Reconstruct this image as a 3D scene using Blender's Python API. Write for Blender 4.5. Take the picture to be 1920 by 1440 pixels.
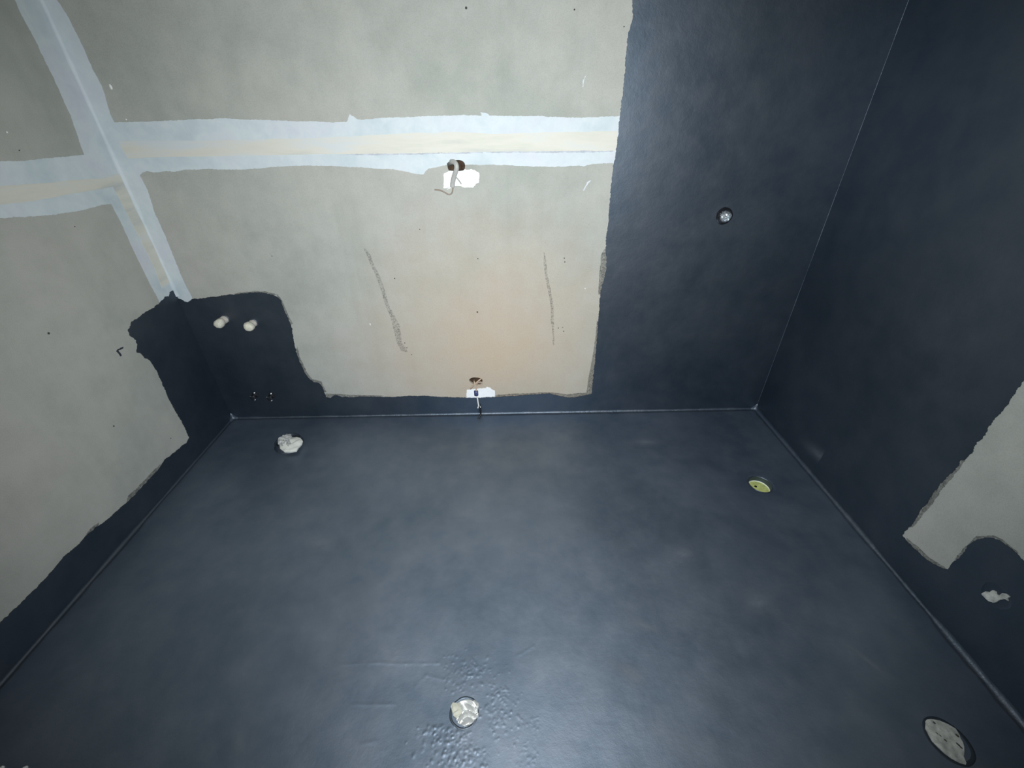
import bpy, bmesh, math, random
import numpy as np
from mathutils import Vector, Matrix
from mathutils.geometry import delaunay_2d_cdt

# ------------------------------------------------------------------ scene
for o in list(bpy.data.objects):
    bpy.data.objects.remove(o, do_unlink=True)
scene = bpy.context.scene
COL = scene.collection

# room: x to the right along the back wall, y towards the back wall, z up (metres)
W, D, H, Y0 = 2.706, 1.765, 2.50, -0.60
F, PITCH, YAW, ROLL = 796.1, 0.57265, 0.01433, -0.0096      # focal length in px of a 1920 wide frame
EYE = Vector((1.411, 0.0, 1.32))
fw = Vector((math.sin(YAW) * math.cos(PITCH), math.cos(YAW) * math.cos(PITCH), -math.sin(PITCH)))
rt0 = Vector((math.cos(YAW), -math.sin(YAW), 0))
up0 = rt0.cross(fw)
rt = math.cos(ROLL) * rt0 + math.sin(ROLL) * up0
up = -math.sin(ROLL) * rt0 + math.cos(ROLL) * up0
cam_d = bpy.data.cameras.new('camera')
cam = bpy.data.objects.new('camera', cam_d)
COL.objects.link(cam)
M = Matrix((rt, up, -fw)).transposed().to_4x4()
M.translation = EYE
cam.matrix_world = M
cam_d.sensor_width = 36.0
cam_d.lens = F / 1920 * 36.0
cam_d.clip_start = 0.02
scene.camera = cam

world = bpy.data.worlds.new('world')
scene.world = world
world.use_nodes = True
world.node_tree.nodes['Background'].inputs[0].default_value = (0.5, 0.6, 0.7, 1)
world.node_tree.nodes['Background'].inputs[1].default_value = 0.02

# the only light: the torch of the phone that took the picture, just beside its lens
tl = bpy.data.lights.new('phone_torch', 'SPOT')
tl.energy = 185
tl.color = (0.93, 0.98, 1.0)
tl.spot_size = math.radians(142)
tl.spot_blend = 1.0
tl.shadow_soft_size = 0.012
torch = bpy.data.objects.new('phone_torch', tl)
COL.objects.link(torch)
MT = M @ Matrix.Rotation(math.radians(8), 4, 'X')      # its beam points a little higher than the lens
MT.translation = EYE + rt * 0.012 + up * 0.03 + fw * 0.012
torch.matrix_world = MT

vs = scene.view_settings
vs.view_transform = 'Standard'
vs.look = 'None'
vs.exposure = 0.0
vs.gamma = 1.0
vs.use_curve_mapping = False

# ------------------------------------------------------------------ helpers
def U(px, py, plane, off=0.0):
    """photo pixel -> 2D point on a plane of the room (off: distance proud of it)"""
    d = (px - 960) / F * rt - (py - 720) / F * up + fw
    ax, v = {'back': (1, D - off), 'left': (0, off), 'right': (0, W - off), 'floor': (2, off)}[plane]
    p = EYE + d * ((v - EYE[ax]) / d[ax])
    return {'back': (p.x, p.z), 'left': (p.y, p.z), 'right': (p.y, p.z), 'floor': (p.x, p.y)}[plane]

def P3(uv, plane, off=0.0):
    a, b = uv
    return {'back': (a, D - off, b), 'left': (off, a, b), 'right': (W - off, a, b), 'floor': (a, b, off)}[plane]

def US(pts, plane, off=0.0):
    return [U(x, y, plane, off) for x, y in pts]

def resample(pts, step):
    out = [pts[0]]
    for a, b in zip(pts[:-1], pts[1:]):
        L = math.hypot(b[0] - a[0], b[1] - a[1])
        n = max(1, int(L / step))
        for i in range(1, n + 1):
            t = i / n
            out.append((a[0] + (b[0] - a[0]) * t, a[1] + (b[1] - a[1]) * t))
    return out

def smooth(pts, n=2):
    for _ in range(n):
        q = [pts[0]]
        for a, b in zip(pts[:-1], pts[1:]):
            q.append((a[0] * .75 + b[0] * .25, a[1] * .75 + b[1] * .25))
            q.append((a[0] * .25 + b[0] * .75, a[1] * .25 + b[1] * .75))
        q.append(pts[-1])
        pts = q
    return pts

def noise1(rs, n, step, octs):
    x = np.arange(n) * step
    r = np.zeros(n)
    for wl, amp in octs:
        k = int(n * step / wl) + 3
        v = rs.uniform(-1, 1, k)
        t = x / wl
        i = t.astype(int)
        f = t - i
        f = f * f * (3 - 2 * f)
        r += amp * (v[i] * (1 - f) + v[i + 1] * f)
    return r

def rag(pts, seed, amp=1.0, step=0.0022, closed=False):
    """roller / brush edge: resampled outline pushed in and out by fractal noise"""
    rs = np.random.RandomState(seed)
    pts = resample(pts, step)
    n = len(pts)
    off = noise1(rs, n, step, [(0.05, .0022 * amp), (0.016, .0018 * amp), (0.006, .0016 * amp), (0.003, .0013 * amp)])
    off += amp * .004 * np.maximum(0, noise1(rs, n, step, [(0.012, 1.0)]) - .55)
    out = []
    for i, p in enumerate(pts):
        a = pts[max(0, i - 2)]
        b = pts[min(n - 1, i + 2)]
        dx, dy = b[0] - a[0], b[1] - a[1]
        L = math.hypot(dx, dy) or 1
        k = off[i]
        if not closed and (i == 0 or i == n - 1):
            k = 0
        out.append((p[0] - dy / L * k, p[1] + dx / L * k))
    return out

def inside(P, loops):
    x, y = P[:, 0], P[:, 1]
    c = np.zeros(len(P), bool)
    for lp in loops:
        A = np.array(lp)
        B = np.roll(A, -1, 0)
        for (x0, y0), (x1, y1) in zip(A, B):
            if y0 == y1:
                continue
            m = ((y0 > y) != (y1 > y))
            c ^= m & (x < (x1 - x0) * (y - y0) / (y1 - y0) + x0)
    return c

def new_obj(name, me, mat=None, parent=None, smooth_shade=False):
    o = bpy.data.objects.new(name, me)
    COL.objects.link(o)
    if mat:
        me.materials.append(mat)
    if parent:
        o.parent = parent
    if smooth_shade:
        for p in me.polygons:
            p.use_smooth = True
    return o

def mesh_of(name, verts, faces, mat=None, parent=None, smooth_shade=False):
    me = bpy.data.meshes.new(name)
    me.from_pydata([tuple(v) for v in verts], [], faces)
    me.validate()
    bm = bmesh.new()
    bm.from_mesh(me)
    bmesh.ops.recalc_face_normals(bm, faces=bm.faces)
    bm.to_mesh(me)
    bm.free()
    return new_obj(name, me, mat, parent, smooth_shade)

def sheet(name, loops, plane, d0, d1, mat, parent, top=True):
    """a flat piece with traced outline and real thickness: face at d1, edges back to d0"""
    V, E = [], []
    for lp in loops:
        s = len(V)
        V += [Vector((p[0], p[1])) for p in lp]
        E += [(s + i, s + (i + 1) % len(lp)) for i in range(len(lp))]
    vo, eo, fo, *_ = delaunay_2d_cdt(V, E, [], 0, 1e-6)
    C = np.array([[sum(vo[i][k] for i in f) / len(f) for k in (0, 1)] for f in fo])
    keep = inside(C, loops[:1])
    for h in loops[1:]:
        keep &= ~inside(C, [h])
    tris = [f for f, k in zip(fo, keep) if k]
    cnt = {}
    for f in tris:
        for i in range(len(f)):
            e = (f[i], f[(i + 1) % len(f)])
            k = (min(e), max(e))
            cnt.setdefault(k, []).append(e)
    used = sorted({i for f in tris for i in f})
    m = {v: j for j, v in enumerate(used)}
    n = len(used)
    verts = [P3(vo[i], plane, d1) for i in used] + [P3(vo[i], plane, d0) for i in used]
    sgn = {'back': -1, 'left': 1, 'right': -1, 'floor': 1}[plane]
    # right-handed (a, b): back (x,z) -> normal -y ; left (y,z) -> normal +x ; floor (x,y) -> +z
    flip = plane == 'right'
    faces = []
    for f in tris:
        a, b, c = [Vector((vo[i][0], vo[i][1])) for i in f[:3]]
        ccw = (b - a).cross(c - a) > 0
        ids = [m[i] for i in f]
        faces.append(ids if ccw != flip else ids[::-1])
    for k, es in cnt.items():
        if len(es) == 1:
            i, j = m[es[0][0]], m[es[0][1]]
            faces.append([j, i, i + n, j + n])
    me = bpy.data.meshes.new(name)
    me.from_pydata(verts, [], faces)
    me.validate()
    return new_obj(name, me, mat, parent)

def tube(name, pts, r, mat, parent, seg=10, flat=1.0, flat_dir=None, smooth_n=2):
    pts = [Vector(p) for p in pts]
    for _ in range(smooth_n):
        q = [pts[0]]
        for a, b in zip(pts[:-1], pts[1:]):
            q += [a * .75 + b * .25, a * .25 + b * .75]
        q.append(pts[-1])
        pts = q
    V, Fc = [], []
    n = len(pts)
    ref = Vector(flat_dir) if flat_dir else Vector((0, 1, 0))
    for i, p in enumerate(pts):
        t = (pts[min(n - 1, i + 1)] - pts[max(0, i - 1)]).normalized()
        b = t.cross(ref)
        if b.length < 1e-3:
            b = t.cross(Vector((1, 0, 0)))
        b.normalize()
        c = b.cross(t).normalized()
        rr = r[min(len(r) - 1, int(i / n * len(r)))] if isinstance(r, (list, tuple)) else r
        for k in range(seg):
            a = 2 * math.pi * k / seg
            V.append(p + b * math.cos(a) * rr + c * math.sin(a) * rr * flat)
    for i in range(n - 1):
        for k in range(seg):
            Fc.append([i * seg + k, i * seg + (k + 1) % seg, (i + 1) * seg + (k + 1) % seg, (i + 1) * seg + k])
    Fc.append(list(range(seg))[::-1])
    Fc.append([(n - 1) * seg + k for k in range(seg)])
    return mesh_of(name, V, Fc, mat, parent, True)

def lathe(name, prof, mat, parent, axis='z', seg=32, wob=0.0, seed=0, origin=(0, 0, 0)):
    """prof: (radius, height) rows, turned about the axis ('z' up, '-y' out of the back wall, '-x' out of the right wall)"""
    rs = np.random.RandomState(seed)
    ph = rs.uniform(0, 6.28, 4)
    V, Fc = [], []
    ox, oy, oz = origin
    for r, h in prof:
        for k in range(seg):
            a = 2 * math.pi * k / seg
            q = 1 + wob * (math.sin(2 * a + ph[0]) * .6 + math.sin(3 * a + ph[1]) * .5 + math.sin(7 * a + ph[2] + h * 60) * .3)
            x, y = r * q * math.cos(a), r * q * math.sin(a)
            V.append({'z': (ox + x, oy + y, oz + h), '-y': (ox + x, oy - h, oz + y), '-x': (ox - h, oy + x, oz + y)}[axis])
    for i in range(len(prof) - 1):
        for k in range(seg):
            Fc.append([i * seg + k, i * seg + (k + 1) % seg, (i + 1) * seg + (k + 1) % seg, (i + 1) * seg + k])
    if prof[-1][0] < .005:
        Fc.append([(len(prof) - 1) * seg + k for k in range(seg)])
    return mesh_of(name, V, Fc, mat, parent, True)

def thing(name, loc, label, cat, group=None):
    o = bpy.data.objects.new(name, None)
    COL.objects.link(o)
    o.location = loc
    o.empty_display_size = 0.03
    o['label'] = label
    o['category'] = cat
    if group:
        o['group'] = group
    return o

# ------------------------------------------------------------------ materials
def mat_new(name):
    m = bpy.data.materials.new(name)
    m.use_nodes = True
    nt = m.node_tree
    return m, nt, nt.nodes, nt.links, nt.nodes['Principled BSDF']

def N(nodes, t, **kw):
    n = nodes.new(t)
    for k, v in kw.items():
        setattr(n, k, v)
    return n

def noise_node(nt, scale, detail=4, rough=.55, vec=None, dist=0.0):
    n = nt.nodes.new('ShaderNodeTexNoise')
    n.inputs['Scale'].default_value = scale
    n.inputs['Detail'].default_value = detail
    n.inputs['Roughness'].default_value = rough
    n.inputs['Distortion'].default_value = dist
    if vec:
        nt.links.new(vec, n.inputs['Vector'])
    return n.outputs['Fac']

def ramp(nt, fac, stops):
    r = nt.nodes.new('ShaderNodeValToRGB')
    cr = r.color_ramp
    while len(cr.elements) < len(stops):
        cr.elements.new(0.5)
    for e, (p, c) in zip(cr.elements, stops):
        e.position = p
        e.color = (*c, 1) if len(c) == 3 else c
    nt.links.new(fac, r.inputs[0])
    return r.outputs[0]

def mixc(nt, fac, a, b, mode='MIX'):
    n = nt.nodes.new('ShaderNodeMix')
    n.data_type = 'RGBA'
    n.blend_type = mode
    for s, v in ((n.inputs[0], fac), (n.inputs[6], a), (n.inputs[7], b)):
        if isinstance(v, (int, float)):
            s.default_value = v
        elif isinstance(v, tuple):
            s.default_value = (*v, 1)
        else:
            nt.links.new(v, s)
    return n.outputs[2]

def mth(nt, op, a, b=0.0, clamp=False):
    n = nt.nodes.new('ShaderNodeMath')
    n.operation = op
    n.use_clamp = clamp
    for s, v in ((n.inputs[0], a), (n.inputs[1], b)):
        if isinstance(v, (int, float)):
            s.default_value = v
        else:
            nt.links.new(v, s)
    return n.outputs[0]

def bump(nt, bsdf, hgt, strength, dist):
    b = nt.nodes.new('ShaderNodeBump')
    b.inputs['Strength'].default_value = strength
    b.inputs['Distance'].default_value = dist
    nt.links.new(hgt, b.inputs['Height'])
    nt.links.new(b.outputs[0], bsdf.inputs['Normal'])

def objvec(nt, scale=None):
    tc = nt.nodes.new('ShaderNodeTexCoord')
    v = tc.outputs['Object']
    if scale:
        mp = nt.nodes.new('ShaderNodeMapping')
        mp.inputs['Scale'].default_value = scale
        nt.links.new(v, mp.inputs[0])
        v = mp.outputs[0]
    return v

def make_board(name, warm):
    m, nt, nd, lk, b = mat_new(name)
    v = objvec(nt)
    big = noise_node(nt, 1.7, 5, .6, v)
    c = ramp(nt, big, [(.3, (.330, .348, .318)), (.5, (.400, .402, .368)), (.72, (.420, .405, .372))])
    mid = noise_node(nt, 9, 6, .65, v)
    c = mixc(nt, .55, c, ramp(nt, mid, [(.3, (.80, .81, .80)), (.6, (1.0, 1.0, 1.0))]), 'MULTIPLY')
    vs_ = objvec(nt, (13, 13, .7))
    st = noise_node(nt, 1.0, 5, .6, vs_)
    c = mixc(nt, .5, c, ramp(nt, st, [(.3, (.91, .915, .91)), (.52, (1, 1, 1))]), 'MULTIPLY')
    if warm:  # browner towards a point low on the back wall
        g = nd.new('ShaderNodeVectorMath')
        g.operation = 'DISTANCE'
        lk.new(v, g.inputs[0])
        g.inputs[1].default_value = (1.36, D, .34)
        d = mth(nt, 'ADD', g.outputs['Value'], mth(nt, 'MULTIPLY', mth(nt, 'SUBTRACT', mid, .5), .35))
        f = mth(nt, 'SUBTRACT', 1.0, mth(nt, 'DIVIDE', d, .75), True)
        f = mth(nt, 'MULTIPLY', f, .75)
        c = mixc(nt, f, c, (.52, .40, .285))
    gr = noise_node(nt, 420, 2, .6, v)
    c = mixc(nt, .35, c, ramp(nt, gr, [(.32, (.72, .72, .72)), (.5, (1, 1, 1)), (.7, (1.12, 1.12, 1.12))]), 'MULTIPLY')
    lk.new(c, b.inputs['Base Color'])
    b.inputs['Roughness'].default_value = .85
    b.inputs['Specular IOR Level'].default_value = .25
    bump(nt, b, gr, .15, .001)
    return m

BOARD = make_board('gypsum_board', False)
BOARD_B = make_board('gypsum_board_browner', True)

def make_coat(name, refl=(.100, .118, .142), rough=.52, fine=.16, diffuse=(.003, .005, .008)):
    """black brushed-on membrane: almost no body colour, a broad bluish satin sheen"""
    m, nt, nd, lk, b = mat_new(name)
    nd.remove(b)
    v = objvec(nt)
    n1 = noise_node(nt, 2.2, 5, .6, v, .3)
    n2 = noise_node(nt, 11, 6, .62, v)
    n3 = noise_node(nt, 260, 3, .7, v)
    n4 = noise_node(nt, 40, 5, .6, v)
    df = nd.new('ShaderNodeBsdfDiffuse')
    lk.new(ramp(nt, n1, [(.3, tuple(c * .7 for c in diffuse)), (.7, tuple(c * 1.3 for c in diffuse))]), df.inputs['Color'])
    gl = nd.new('ShaderNodeBsdfAnisotropic')
    lo = tuple(c * k for c, k in zip(refl, (.80, .86, .90)))
    hi = tuple(c * k for c, k in zip(refl, (1.20, 1.14, 1.10)))
    lk.new(ramp(nt, mth(nt, 'ADD', mth(nt, 'MULTIPLY', n1, .5), mth(nt, 'MULTIPLY', n2, .5)), [(.36, lo), (.64, hi)]), gl.inputs['Color'])
    lk.new(mth(nt, 'ADD', rough - .08, mth(nt, 'ADD', mth(nt, 'MULTIPLY', n1, .08), mth(nt, 'MULTIPLY', n2, .08))), gl.inputs['Roughness'])
    h = mth(nt, 'ADD', mth(nt, 'MULTIPLY', n3, .25), mth(nt, 'ADD', mth(nt, 'MULTIPLY', n4, .7), mth(nt, 'MULTIPLY', n2, 1.6)))
    bp = nd.new('ShaderNodeBump')
    bp.inputs['Strength'].default_value = fine
    bp.inputs['Distance'].default_value = .004
    lk.new(h, bp.inputs['Height'])
    lk.new(bp.outputs[0], gl.inputs['Normal'])
    lk.new(bp.outputs[0], df.inputs['Normal'])
    ad = nd.new('ShaderNodeAddShader')
    lk.new(df.outputs[0], ad.inputs[0])
    lk.new(gl.outputs[0], ad.inputs[1])
    lk.new(ad.outputs[0], nd['Material Output'].inputs[0])
    return m

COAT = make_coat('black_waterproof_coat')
COAT_FLOOR = make_coat('black_floor_coat_brighter', (.200, .238, .292), .54, .16, (.014, .019, .026))  # brighter copy of the wall coat; the floor's brightness is set in its colour
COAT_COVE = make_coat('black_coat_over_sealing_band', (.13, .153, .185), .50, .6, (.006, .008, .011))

m, nt, nd, lk, b = mat_new('thin_black_brushing')
v = objvec(nt)
n = noise_node(nt, 95, 5, .7, v, 1.5)
b.inputs['Base Color'].default_value = (.03, .031, .034, 1)
b.inputs['Roughness'].default_value = .7
tr = nd.new('ShaderNodeBsdfTransparent')
mx = nd.new('ShaderNodeMixShader')
lk.new(ramp(nt, n, [(.34, (.10, .10, .10)), (.68, (.62, .62, .62))]), mx.inputs[0])
lk.new(tr.outputs[0], mx.inputs[1])
lk.new(b.outputs[0], mx.inputs[2])
lk.new(mx.outputs[0], nd['Material Output'].inputs[0])
THIN = m

m, nt, nd, lk, b = mat_new('charcoal_scuff')
v = objvec(nt)
n = noise_node(nt, 210, 4, .7, v)
b.inputs['Base Color'].default_value = (.09, .095, .09, 1)
b.inputs['Roughness'].default_value = .9
tr = nd.new('ShaderNodeBsdfTransparent')
mx = nd.new('ShaderNodeMixShader')
lk.new(ramp(nt, n, [(.42, (.01, .01, .01)), (.64, (.42, .42, .42))]), mx.inputs[0])
lk.new(tr.outputs[0], mx.inputs[1])
lk.new(b.outputs[0], mx.inputs[2])
lk.new(mx.outputs[0], nd['Material Output'].inputs[0])
SCUFF = m

def plain(name, col, rough=.6, metal=0.0, spec=.5, var=.0, vscale=40, bmp=0.0, bscale=120, coat=0.0):
    m, nt, nd, lk, b = mat_new(name)
    v = objvec(nt)
    n = noise_node(nt, vscale, 5, .6, v)
    lo = tuple(c * (1 - var) for c in col)
    hi = tuple(min(1, c * (1 + var * .5)) for c in col)
    lk.new(ramp(nt, n, [(.3, lo), (.65, hi)]), b.inputs['Base Color'])
    b.inputs['Roughness'].default_value = rough
    b.inputs['Metallic'].default_value = metal
    b.inputs['Specular IOR Level'].default_value = spec
    if bmp:
        bump(nt, b, noise_node(nt, bscale, 3, .6, v), bmp, .002)
    return m

m, nt, nd, lk, b = mat_new('joint_compound')
v = objvec(nt)
n = noise_node(nt, 5, 5, .6, v)
n2 = noise_node(nt, 22, 5, .65, v, .6)
c = ramp(nt, n, [(.3, (.47, .54, .565)), (.5, (.565, .62, .635)), (.7, (.56, .575, .62))])
c = mixc(nt, .5, c, ramp(nt, n2, [(.35, (.86, .88, .92)), (.6, (1, 1, 1))]), 'MULTIPLY')
lk.new(c, b.inputs['Base Color'])
b.inputs['Roughness'].default_value = .7
bump(nt, b, n2, .12, .003)
COMPOUND = m
m, nt, nd, lk, b = mat_new('paper_joint_tape')
v = objvec(nt, (.35, .35, 2.6))
n = noise_node(nt, 6, 6, .62, v, .3)
c = ramp(nt, n, [(.30, (.45, .465, .455)), (.46, (.58, .57, .50)), (.54, (.61, .595, .53)), (.66, (.56, .595, .61))])
lk.new(c, b.inputs['Base Color'])
b.inputs['Roughness'].default_value = .75
TAPE = m
SLAB = plain('bare_concrete', (.13, .13, .125), .9, var=.2, vscale=6)
PLASTER = plain('bright_plaster', (.86, .87, .88), .8, var=.05, bmp=.15)
CAVITY = plain('timber_and_insulation', (.065, .036, .020), .9, var=.7, vscale=45)
CREAM = plain('cream_plaster_plug', (.62, .60, .50), .7, var=.22, vscale=120, bmp=.4)
CREAMPIPE = plain('cream_plastic_pipe', (.55, .51, .45), .55, var=.2, vscale=90)
WRAP = plain('white_plastic_wrap', (.70, .71, .66), .45, var=.10, vscale=60, bmp=.2, bscale=60)
WRAPGREY = plain('creased_grey_plastic', (.44, .45, .44), .35, var=.5, vscale=90, bmp=.6, bscale=70)
FOILW = plain('silvery_white_foil', (.66, .67, .65), .32, metal=.5, var=.15, vscale=60)
FLAP = plain('dull_cream_flap', (.50, .50, .42), .6, var=.15, vscale=60)
FOIL = plain('silver_foil', (.72, .78, .80), .28, metal=.8, var=.2, vscale=150)
YELLOW = plain('yellow_green_plug', (.46, .50, .17), .6, var=.3, vscale=60, bmp=.3)
PALEEDGE = plain('pale_plastic_edge', (.68, .72, .60), .5)
GREYPLUG = plain('dirty_grey_plug', (.47, .485, .45), .85, var=.45, vscale=60, bmp=.6, bscale=70)
BLACKGLOSS = plain('glossy_black_fitting', (.012, .013, .016), .10, spec=1.0)
GLINT = plain('painted_glint_white', (.85, .86, .88), .45, metal=.2)  # pale colour that stands in for glints on the fittings
SLEEVE = plain('grey_cable_sleeve', (.36, .355, .34), .5, var=.12, vscale=200)
WIRECU = plain('brown_grey_wire', (.24, .19, .15), .5, var=.2)
WIREBEIGE = plain('beige_wire', (.50, .38, .29), .5)
WIREWHITE = plain('white_wire', (.80, .79, .76), .4)
WIREBLACK = plain('black_wire', (.006, .006, .007), .35)
WIREBROWN = plain('dark_brown_wire', (.10, .06, .04), .6)
BLUE = plain('blue_connector', (.045, .06, .16), .35)
SPECK = plain('dark_dirt', (.05, .05, .045), .9)
WHITEBIT = plain('white_crumb', (.8, .8, .78), .6)
CARD = plain('torn_brown_paper', (.13, .10, .07), .9, var=.3)

# ------------------------------------------------------------------ traced outlines (photo pixels)
# black coat on the back wall: its free edge, from the top down the right-hand band, along the floor strip and round the left patch
edge_band = [(1188, -40), (1187, 0), (1185, 40), (1178, 62), (1176, 90), (1172, 130), (1168, 170), (1164, 205), (1159, 240), (1156, 270),
             (1152, 300), (1146, 350), (1142, 400), (1138, 440), (1135, 466), (1137, 482), (1136, 505), (1131, 528), (1125, 548), (1124, 570),
             (1122, 600), (1119, 640), (1116, 675), (1113, 705), (1110, 725), (1110, 738)]
edge_strip = [(1098, 741), (1075, 745), (1052, 743), (1032, 738), (1012, 739), (985, 741), (955, 742), (930, 744), (905, 745), (875, 745), (845, 745),
              (820, 744), (795, 742), (770, 742), (740, 744), (700, 744), (674, 744), (660, 745), (642, 744), (632, 741), (625, 741),
              (620, 746), (611, 745)]
edge_patch = [(611, 742), (607, 733), (603, 722), (597, 718), (588, 717), (580, 710), (573, 701), (568, 690), (563, 680), (558, 668), (555, 655), (551, 640), (548, 622),
              (545, 608), (541, 597), (535, 585), (530, 572), (526, 561), (517, 554), (500, 550), (480, 548), (455, 550), (430, 553), (405, 556), (380, 559), (362, 561), (352, 566), (344, 562), (332, 558), (326, 556), (322, 548), (319, 540)]
# black coat on the left wall, from the corner outwards and down, then along the floor strip
edge_left = [(317, 548), (315, 555), (308, 557), (306, 562), (298, 568), (285, 578), (272, 585), (258, 596), (246, 604), (240, 619), (243, 629), (254, 637), (257, 646), (256, 660), (263, 661),
             (271, 671), (280, 675), (291, 692), (299, 710), (308, 728), (315, 745), (324, 762), (331, 775), (340, 790), (347, 806), (354, 820), (350, 828),
             (330, 845), (310, 861), (296, 880), (281, 898), (262, 918), (240, 940), (215, 962), (195, 978), (180, 988), (165, 1000), (150, 1019), (123, 1040), (105, 1062),
             (85, 1085), (60, 1110), (30, 1140), (0, 1168)]
# bare board left on the right wall
bare_right = [(1935, 694), (1920, 714), (1900, 740), (1882, 765), (1868, 785), (1850, 808), (1838, 825), (1828, 838), (1823, 850), (1813, 858), (1802, 862), (1790, 880), (1776, 893), (1765, 908),
              (1750, 925), (1738, 943), (1722, 962), (1712, 980), (1700, 995), (1692, 1004), (1702, 1016), (1715, 1027), (1732, 1044), (1752, 1058), (1766, 1066), (1779, 1068),
              (1788, 1056), (1799, 1045), (1811, 1030), (1822, 1018), (1832, 1011), (1846, 1008), (1862, 1008), (1874, 1013), (1884, 1020), (1898, 1032), (1920, 1052), (1940, 1070)]
# joint compound
comp_top = [(1164, 218), (1120, 220), (1060, 220), (1000, 218), (960, 217), (918, 216), (914, 212), (900, 210), (902, 216), (860, 216), (820, 217), (780, 219), (720, 221), (680, 225),
            (670, 224), (656, 214), (651, 228), (630, 229), (590, 228), (540, 227), (500, 225), (460, 224), (420, 222), (380, 223), (330, 225), (270, 228), (214, 229)]
comp_cu = [(214, 229), (207, 214), (200, 188), (190, 160), (175, 132), (157, 92), (140, 55), (125, 25), (108, 0), (96, -30)]
comp_cl = [(380, 600), (362, 561), (345, 528), (330, 492), (310, 442), (290, 398), (276, 355), (262, 329)]
comp_bot = [(262, 329), (266, 324), (276, 321), (290, 324), (310, 321), (325, 322), (345, 318), (400, 317), (450, 318), (490, 315), (540, 311), (590, 310), (640, 312), (700, 316), (740, 318),
            (760, 322), (778, 326), (795, 327), (798, 320), (804, 315), (820, 313), (836, 309), (845, 309), (872, 309), (885, 309), (920, 309), (960, 310), (1000, 312), (1040, 313), (1065, 311), (1095, 311), (1112, 307), (1152, 306), (1160, 306)]
left_ce = [(10, -40), (28, 0), (42, 30), (60, 62), (75, 95), (90, 125), (107, 160), (120, 190), (132, 215), (142, 245), (158, 290)]
left_top = [(158, 290), (120, 294), (80, 298), (40, 302), (0, 303)]
left_bot = [(0, 409), (40, 407), (80, 404), (120, 400), (140, 397), (170, 390), (190, 385), (208, 382)]
left_cl = [(208, 382), (222, 408), (240, 447), (260, 490), (280, 530), (300, 568), (320, 610)]

HOLE1 = [(838, 307), (840, 318), (843, 320), (850, 320.5), (859, 321), (870, 319.6), (872, 315), (872, 307), (868, 302), (861, 299.6), (852, 300.4), (847.5, 301.7), (841, 303)]
HOLE2 = [(879, 712.5), (882, 717), (887, 720), (890, 721.7), (898, 723), (904, 718), (905, 712.5), (902, 709.6), (896, 708), (888, 707.5), (882.5, 709)]
PATCH1 = [(832, 325), (837, 322.5), (843, 320), (850, 319.5), (858, 320), (870, 318), (882, 317.5), (890, 319), (898, 324), (899, 330), (897, 341.7), (892.5, 343), (887, 352), (877.5, 352), (867.5, 351), (863, 349), (853, 349), (852, 352), (832, 352)]
PATCH2 = [(875, 731), (883, 730), (890, 729), (902, 728), (910, 728), (913, 725), (919, 726.7), (921, 730), (927.5, 732.5), (928, 748), (893, 749), (875, 748)]

# ------------------------------------------------------------------ the setting
def struct(o):
    o['kind'] = 'structure'
    return o

def slab(name, lo, hi, mat):
    x0, y0, z0 = lo
    x1, y1, z1 = hi
    V = [(x0, y0, z0), (x1, y0, z0), (x1, y1, z0), (x0, y1, z0), (x0, y0, z1), (x1, y0, z1), (x1, y1, z1), (x0, y1, z1)]
    Fc = [[0, 3, 2, 1], [4, 5, 6, 7], [0, 1, 5, 4], [1, 2, 6, 5], [2, 3, 7, 6], [3, 0, 4, 7]]
    return struct(mesh_of(name, V, Fc, mat))

BT = .0125
wall_back = slab('wall_back', (-.1, D + .07, -.05), (W + .1, D + .12, H), CAVITY)
wall_left = slab('wall_left', (-.12, Y0, -.05), (-.07, D + .12, H), CAVITY)
wall_right = slab('wall_right', (W + .07, Y0, -.05), (W + .12, D + .12, H), CAVITY)
wall_front = slab('wall_front', (-.12, Y0 - .08, -.05), (W + .12, Y0, H), COAT)
ceiling = slab('ceiling', (-.12, Y0 - .08, H), (W + .12, D + .12, H + .05), SLAB)

# --- plasterboards
hole1, hole2 = US(HOLE1, 'back'), US(HOLE2, 'back')
hole1 = smooth(hole1 + [hole1[0]], 1)[:-1]
hole2 = smooth(hole2 + [hole2[0]], 1)[:-1]
ZJ = 1.200
def board(plane, parent, u0, u1, z0, z1, holes, mat):
    return sheet('plasterboard', [[(u0, z0), (u1, z0), (u1, z1), (u0, z1)]] + holes, plane, -BT, 0, mat, parent)
board('back', wall_back, -BT, W + BT, -.03, ZJ - .002, [hole1, hole2], BOARD_B)
board('back', wall_back, -BT, W + BT, ZJ + .002, H, [], BOARD_B)
for pl, wl in (('left', wall_left), ('right', wall_right)):
    board(pl, wl, Y0, D + BT, -.03, ZJ - .002, [], BOARD)
    board(pl, wl, Y0, D + BT, ZJ + .002, H, [], BOARD)

# --- joint compound and paper tape
TC = .0009
b_top = rag(US(comp_top, 'back'), 11, .45)
b_cu = rag(US(comp_cu, 'back'), 12, .4)
b_cl = rag(US(comp_cl, 'back'), 13, .4)
b_bot = rag(US(comp_bot, 'back'), 14, .45)
ctop = b_cu[-1]
outer = b_cl + b_bot[1:] + b_top + b_cu[1:] + [(ctop[0], H), (0, H), (0, b_cl[0][1])]
sheet('joint_compound', [outer, hole1], 'back', 0, TC, COMPOUND, wall_back)
l_ce = rag(US(left_ce, 'left'), 15, .5)
l_top = rag(US(left_top, 'left'), 16, .45)
l_bot = rag(US(left_bot, 'left'), 17, .45)
l_cl = rag(US(left_cl, 'left'), 18, .4)
outer = [(D, H), (l_ce[0][0], H)] + l_ce + l_top[1:] + [(Y0, l_top[-1][1]), (Y0, l_bot[0][1])] + l_bot + l_cl[1:] + [(D, l_cl[-1][1])]
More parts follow.
